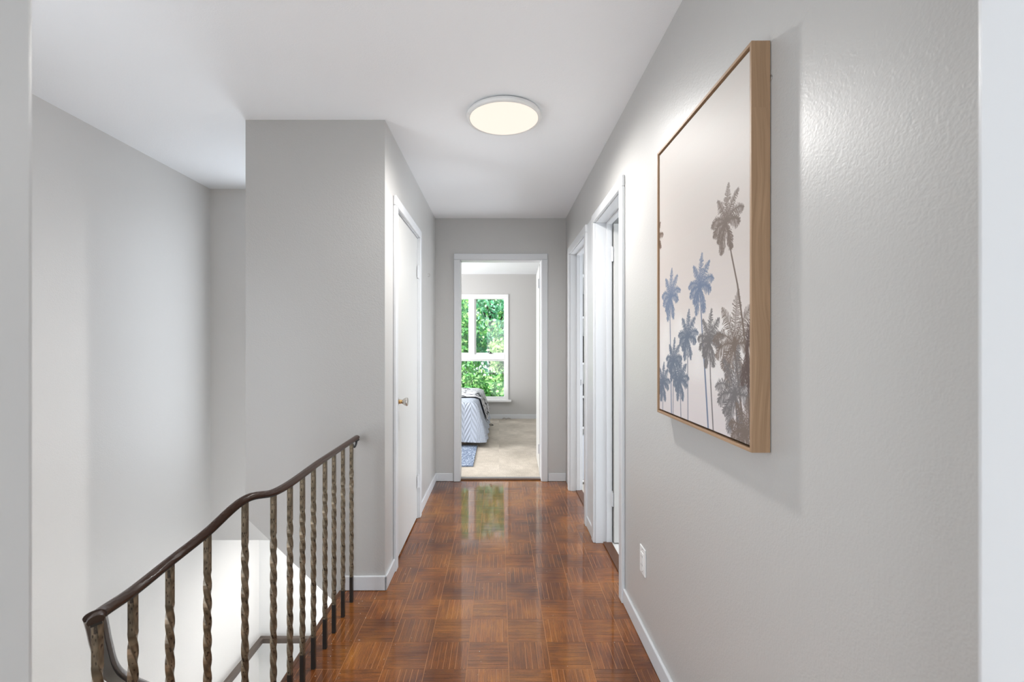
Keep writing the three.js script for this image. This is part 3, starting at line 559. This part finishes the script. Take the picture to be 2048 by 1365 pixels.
// ---------------------------------------------------------------- bedroom: bed, bedspread, throw, rug
{
  const bed = thing('bed', 'low bed with wooden feet under the pale blue bedspread', 'bed', [0, 0, 0]);
  mesh('mattress', rboxAt(-2.3, -0.34, 0.24, 0.52, -7.45, -5.84, 0.06), new THREE.MeshStandardMaterial({ color: rgb(0.7, 0.7, 0.7), roughness: 0.9 }), bed);
  mesh('bed_base', rboxAt(-2.3, -0.36, 0.07, 0.25, -7.43, -5.86, 0.01), M.white, bed);
  for (const [x, d] of [[-0.44, 5.90], [-0.44, 7.38], [-2.2, 5.90], [-2.2, 7.38]]) mesh('leg', new THREE.CylinderGeometry(0.03, 0.022, 0.07, 12).translate(x, 0.047, -d), new THREE.MeshStandardMaterial({ color: srgb(205, 180, 150), roughness: 0.5 }), bed);
  mesh('bed_skirt', rboxAt(-2.3, -0.42, 0.05, 0.3, -5.855, -5.845, 0.004), new THREE.MeshStandardMaterial({ color: srgb(196, 204, 216), roughness: 0.95 }), bed);
  // cloth draped over a block: profile runs along the top and down each side
  function drape(x0, x1, dn, df, yT, hemNear, hemFoot, flare, off, nx = 46, nd = 40, seed = 5) {
    const pos = [], uv = [], idx = [], r = rng(seed), ph = [r() * 6, r() * 6, r() * 6];
    const cols = [], rows = [];
    for (let i = 0; i <= nx; i++) cols.push(i / nx); for (let j = 0; j <= nd; j++) rows.push(j / nd);
    const Lx = x1 - x0, Ld = df - dn, dropN = yT - hemNear, dropF = yT - hemFoot, totU = Lx + dropF, totV = Ld + dropN;
    rows.forEach(v => cols.forEach(u => {
      const su = u * totU, sv = v * totV; // su from head to hem at the foot, sv from near hem to far edge
      let x, d, y = yT + off, du = Math.max(0, su - Lx), dv = Math.max(0, dropN - sv);
      const rc = 0.05;
      const fall = q => { if (q < rc) return [q, -q * q / (2 * rc) * 0.9]; return [rc + (q - rc) * flare, -rc * 0.45 - (q - rc) * 0.985]; };
      const [fx, fy] = fall(du), [fd, fyd] = fall(dv);
      x = x0 + Math.min(su, Lx) + fx; d = (dv > 0 ? dn - fd : dn + (sv - dropN)); y += Math.min(fy, fyd) + 0.18 * Math.max(fy, fyd) * 0;
      const wv = Math.max(du, dv);
      if (du > 0.05) x += 0.012 * wv / 0.4 * Math.sin(d * 17 + ph[0]); if (dv > 0.05) d -= 0.012 * wv / 0.4 * Math.sin(x * 15 + ph[1]);
      x += off * (du > 0.02 ? 1 : 0); d -= off * (dv > 0.02 ? 1 : 0);
      y += 0.006 * Math.sin(x * 9 + ph[2]) * Math.sin(d * 7);
      pos.push(x, y, -d); uv.push(su, sv);
    }));
    const n = nx + 1; for (let j = 0; j < nd; j++) for (let i = 0; i < nx; i++) { const a = j * n + i; idx.push(a, a + 1, a + n, a + 1, a + n + 1, a + n); }
    const g = new THREE.BufferGeometry(); g.setAttribute('position', new THREE.Float32BufferAttribute(pos, 3)); g.setAttribute('uv', new THREE.Float32BufferAttribute(uv, 2)); g.setIndex(idx); g.computeVertexNormals();
    return g;
  }
  const chev = dataTex(512, (u, v) => { const z = Math.abs(((u * 4) % 1) - 0.5), k = (v * 8 + z * 4) % 1; return gray(90 + 140 * Math.pow(Math.sin(Math.PI * k), 2) + 25 * (tileNoise(n128, 128, u * 128, v * 128) - 0.5)); }, false, [1.6, 1.6]);
  tag(mesh('bedspread', drape(-2.3, -0.33, 5.82, 7.45, 0.53, 0.035, 0.06, 0.3, 0.012), new THREE.MeshStandardMaterial({ color: srgb(184, 192, 206), roughness: 0.95, side: THREE.DoubleSide, bumpMap: chev, bumpScale: 0.01 }), scene), 'pale blue quilted bedspread hanging down to the carpet', 'bedspread');
  const throwTex = canvasTex(512, 512, (c, w, h) => {
    c.fillStyle = 'rgb(214,214,218)'; c.fillRect(0, 0, w, h); const r = rng(31);
    c.strokeStyle = 'rgb(34,36,42)'; c.fillStyle = 'rgb(34,36,42)'; c.lineCap = 'round';
    for (let k = 0; k < 120; k++) { const x = r() * w, y = r() * h, a = r() * 6.28, l = 25 + 50 * r(); c.lineWidth = 4 + 10 * r(); c.beginPath(); c.moveTo(x, y); c.quadraticCurveTo(x + Math.cos(a) * l * 0.6 + 14, y + Math.sin(a) * l * 0.6 - 14, x + Math.cos(a) * l, y + Math.sin(a) * l); c.stroke(); if (r() < 0.55) { c.beginPath(); c.ellipse(x, y, 6 + 12 * r(), 4 + 5 * r(), a, 0, 7); c.fill(); } }
  });
  throwTex.wrapS = throwTex.wrapT = THREE.RepeatWrapping; throwTex.repeat.set(1.0, 1.0);
  tag(mesh('throw_blanket', drape(-1.7, -0.33, 6.25, 7.5, 0.53, 0.529, 0.17, 0.3, 0.03, 40, 36, 8), new THREE.MeshStandardMaterial({ map: throwTex, roughness: 0.95, side: THREE.DoubleSide }), scene), 'white throw with black brush pattern spread over the bed foot', 'throw');
  const rugTex = canvasTex(512, 512, (c, w, h) => {
    c.fillStyle = 'rgb(128,142,164)'; c.fillRect(0, 0, w, h); const r = rng(77); c.lineCap = 'round';
    for (let k = 0; k < 900; k++) { const x = r() * w, y = r() * h, a = (r() < 0.5 ? 0.5 : 1.3) + r() * 0.6, l = 8 + 24 * r(); c.strokeStyle = r() < 0.5 ? 'rgba(216,226,238,0.85)' : 'rgba(70,84,110,0.8)'; c.lineWidth = 2 + 3 * r(); c.beginPath(); c.moveTo(x, y); c.lineTo(x + Math.cos(a) * l, y + Math.sin(a) * l); c.stroke(); }
  });
  rugTex.wrapS = rugTex.wrapT = THREE.RepeatWrapping;
  const rug = rboxAt(-1.5, -0.265, 0.012, 0.026, -5.72, -4.76, 0.006); { const p = rug.attributes.position, uv = []; for (let i = 0; i < p.count; i++) uv.push(p.getX(i) * 1.3, p.getZ(i) * 1.3); rug.setAttribute('uv', new THREE.Float32BufferAttribute(uv, 2)); }
  tag(mesh('rug', rug, new THREE.MeshStandardMaterial({ map: rugTex, roughness: 1 }), scene), 'blue grey woven rug on the carpet beside the bed', 'rug');
  tag(mesh('floor_cord', new THREE.TubeGeometry(new THREE.CatmullRomCurve3([V(-0.3, 0.016, 7.3), V(-0.16, 0.016, 7.2), V(-0.12, 0.016, 7.25), V(-0.09, 0.016, 7.17), V(-0.135, 0.016, 7.12)]), 40, 0.0045, 6), M.dark, scene), 'dark cord lying on the carpet at the bed foot', 'cord');
  tag(mesh('cable_end', new THREE.TubeGeometry(new THREE.CatmullRomCurve3([V(0.06, 0.018, 7.76), V(0.09, 0.035, 7.74), V(0.12, 0.018, 7.74), V(0.15, 0.03, 7.75), V(0.2, 0.018, 7.75)]), 40, 0.006, 6), M.nickel, scene), 'loose grey cable on the carpet under the window', 'cable');
}

// ---------------------------------------------------------------- garden behind the bedroom window
{
  tag(mesh('lawn', box(-30, 30, -3.1, -2.9, 8.6, 60), new THREE.MeshStandardMaterial({ color: rgb(0.08, 0.17, 0.04), roughness: 1 }), scene), 'green lawn behind the house', 'lawn', null, 'structure');
  const leaf = new THREE.BufferGeometry();
  leaf.setAttribute('position', new THREE.Float32BufferAttribute([0, 0, 0, 0.32, 0.45, 0.08, 0, 0.5, -0.03, -0.32, 0.45, 0.08, 0, 1, 0.02], 3)); leaf.setIndex([0, 1, 2, 0, 2, 3, 1, 4, 2, 2, 4, 3]); leaf.computeVertexNormals();
  const leafMat = new THREE.MeshPhysicalMaterial({ color: 0xffffff, roughness: 0.6, transmission: 0.4, thickness: 0, side: THREE.DoubleSide });
  const bark = new THREE.MeshStandardMaterial({ color: rgb(0.06, 0.045, 0.035), roughness: 1 });
  const blobs = (list, count, size, cols, seed, parent) => {
    const im = new THREE.InstancedMesh(leaf, leafMat, count), r = rng(seed), m = new THREE.Matrix4(), q = new THREE.Quaternion(), e = new THREE.Euler(), c = new THREE.Color();
    for (let i = 0; i < count; i++) {
      const b = list[Math.floor(r() * list.length)], a = r() * 6.283, z = 2 * r() - 1, s = Math.sqrt(1 - z * z), rad = Math.pow(r(), 0.28);
      const x = b[0] + b[3] * s * Math.cos(a) * rad, y = b[1] + b[4] * z * rad, d = b[2] + b[3] * s * Math.sin(a) * rad;
      e.set(r() * 6.3, r() * 6.3, r() * 6.3); q.setFromEuler(e); const k = size * (0.6 + 0.8 * r()); m.compose(new THREE.Vector3(x, y, -d), q, new THREE.Vector3(k, k, k)); im.setMatrixAt(i, m);
      const w = cols[Math.floor(r() * cols.length)], f = 0.7 + 0.6 * r(); c.setRGB(w[0] * f, w[1] * f, w[2] * f); im.setColorAt(i, c);
    }
    im.name = 'foliage'; im.castShadow = im.receiveShadow = true; im.userData.kind = 'stuff'; parent.add(im); return im;
  };
  const tree = (name, label, x, D, base, top, list, count, size, cols, seed) => {
    const t = thing(name, label, 'tree', [0, 0, 0], 0, 'trees behind the bedroom window');
    mesh('trunk', new THREE.CylinderGeometry(0.07, 0.16, top - base, 10).translate(x, (top + base) / 2, -D), bark, t);
    const r = rng(seed + 50);
    list.slice(0, 6).forEach(b => { const c = new THREE.CatmullRomCurve3([V(x, base + (top - base) * (0.45 + 0.4 * r()), D), V((x + b[0]) / 2, (b[1] + top) / 2 - 0.2, (D + b[2]) / 2), V(b[0], b[1], b[2])]); mesh('branch', new THREE.TubeGeometry(c, 10, 0.03, 6), bark, t); });
    blobs(list, count, size, cols, seed, t);
  };
  const fresh = [[0.22, 0.52, 0.14], [0.15, 0.44, 0.14], [0.36, 0.6, 0.24], [0.12, 0.38, 0.14]], blue = [[0.12, 0.46, 0.26], [0.2, 0.54, 0.34], [0.32, 0.6, 0.42]], pale = [[0.45, 0.6, 0.28], [0.36, 0.55, 0.24]];
  const cluster = (x, y, D, w, h, n, r0, seed) => { const r = rng(seed), a = []; for (let i = 0; i < n; i++) a.push([x + (r() - 0.5) * w, y + (r() - 0.5) * h, D + (r() - 0.5) * w * 0.6, r0 * (0.7 + 0.6 * r()), r0 * (0.6 + 0.5 * r())]); return a; };
  tree('leafy_tree', 'tall leafy tree with bluish green crown behind the upper window panes', -0.2, 14.5, -2.9, 3.2, cluster(-0.1, 2.6, 14.5, 3.6, 4.2, 22, 0.7, 1), 9000, 0.15, blue, 11);
  tree('leafy_tree', 'fresh green tree filling the left window pane', -1.9, 13, -2.9, 2.2, cluster(-1.7, 1.8, 13, 2.4, 4.6, 18, 0.6, 2), 7000, 0.13, fresh, 12);
  tree('leafy_tree', 'broad dark green tree farther off behind the bluish tree', 1.2, 18, -2.9, 4, cluster(0.2, 2.2, 18, 8, 7.5, 30, 1.1, 3), 11000, 0.2, fresh, 13);
  tree('leafy_bush', 'bright green bush filling the lower window pane', -0.2, 12, -2.9, -0.2, cluster(-0.3, -0.35, 12, 3.0, 2.6, 24, 0.45, 4), 9000, 0.11, fresh, 14);
  tree('leafy_bush', 'pale yellow green bush tip at the lower corner of the upper pane', 0.35, 11.5, -2.9, 0.6, cluster(0.1, 0.98, 11.5, 0.55, 0.5, 5, 0.22, 5), 1500, 0.09, pale, 15);
  tree('leafy_tree', 'big green tree standing alone beyond the added bedroom side window', -4.2, 16, -2.9, 3, cluster(-4.2, 1.6, 16, 4, 6, 20, 0.9, 6), 6000, 0.18, fresh, 16);
  tree('leafy_tree', 'big bluish tree standing alone beside the broad dark tree', 3.8, 15, -2.9, 3, cluster(3.6, 1.5, 15, 4, 6, 20, 0.9, 7), 6000, 0.18, blue, 17);
}

shade(scene);
renderer.render(scene, camera);
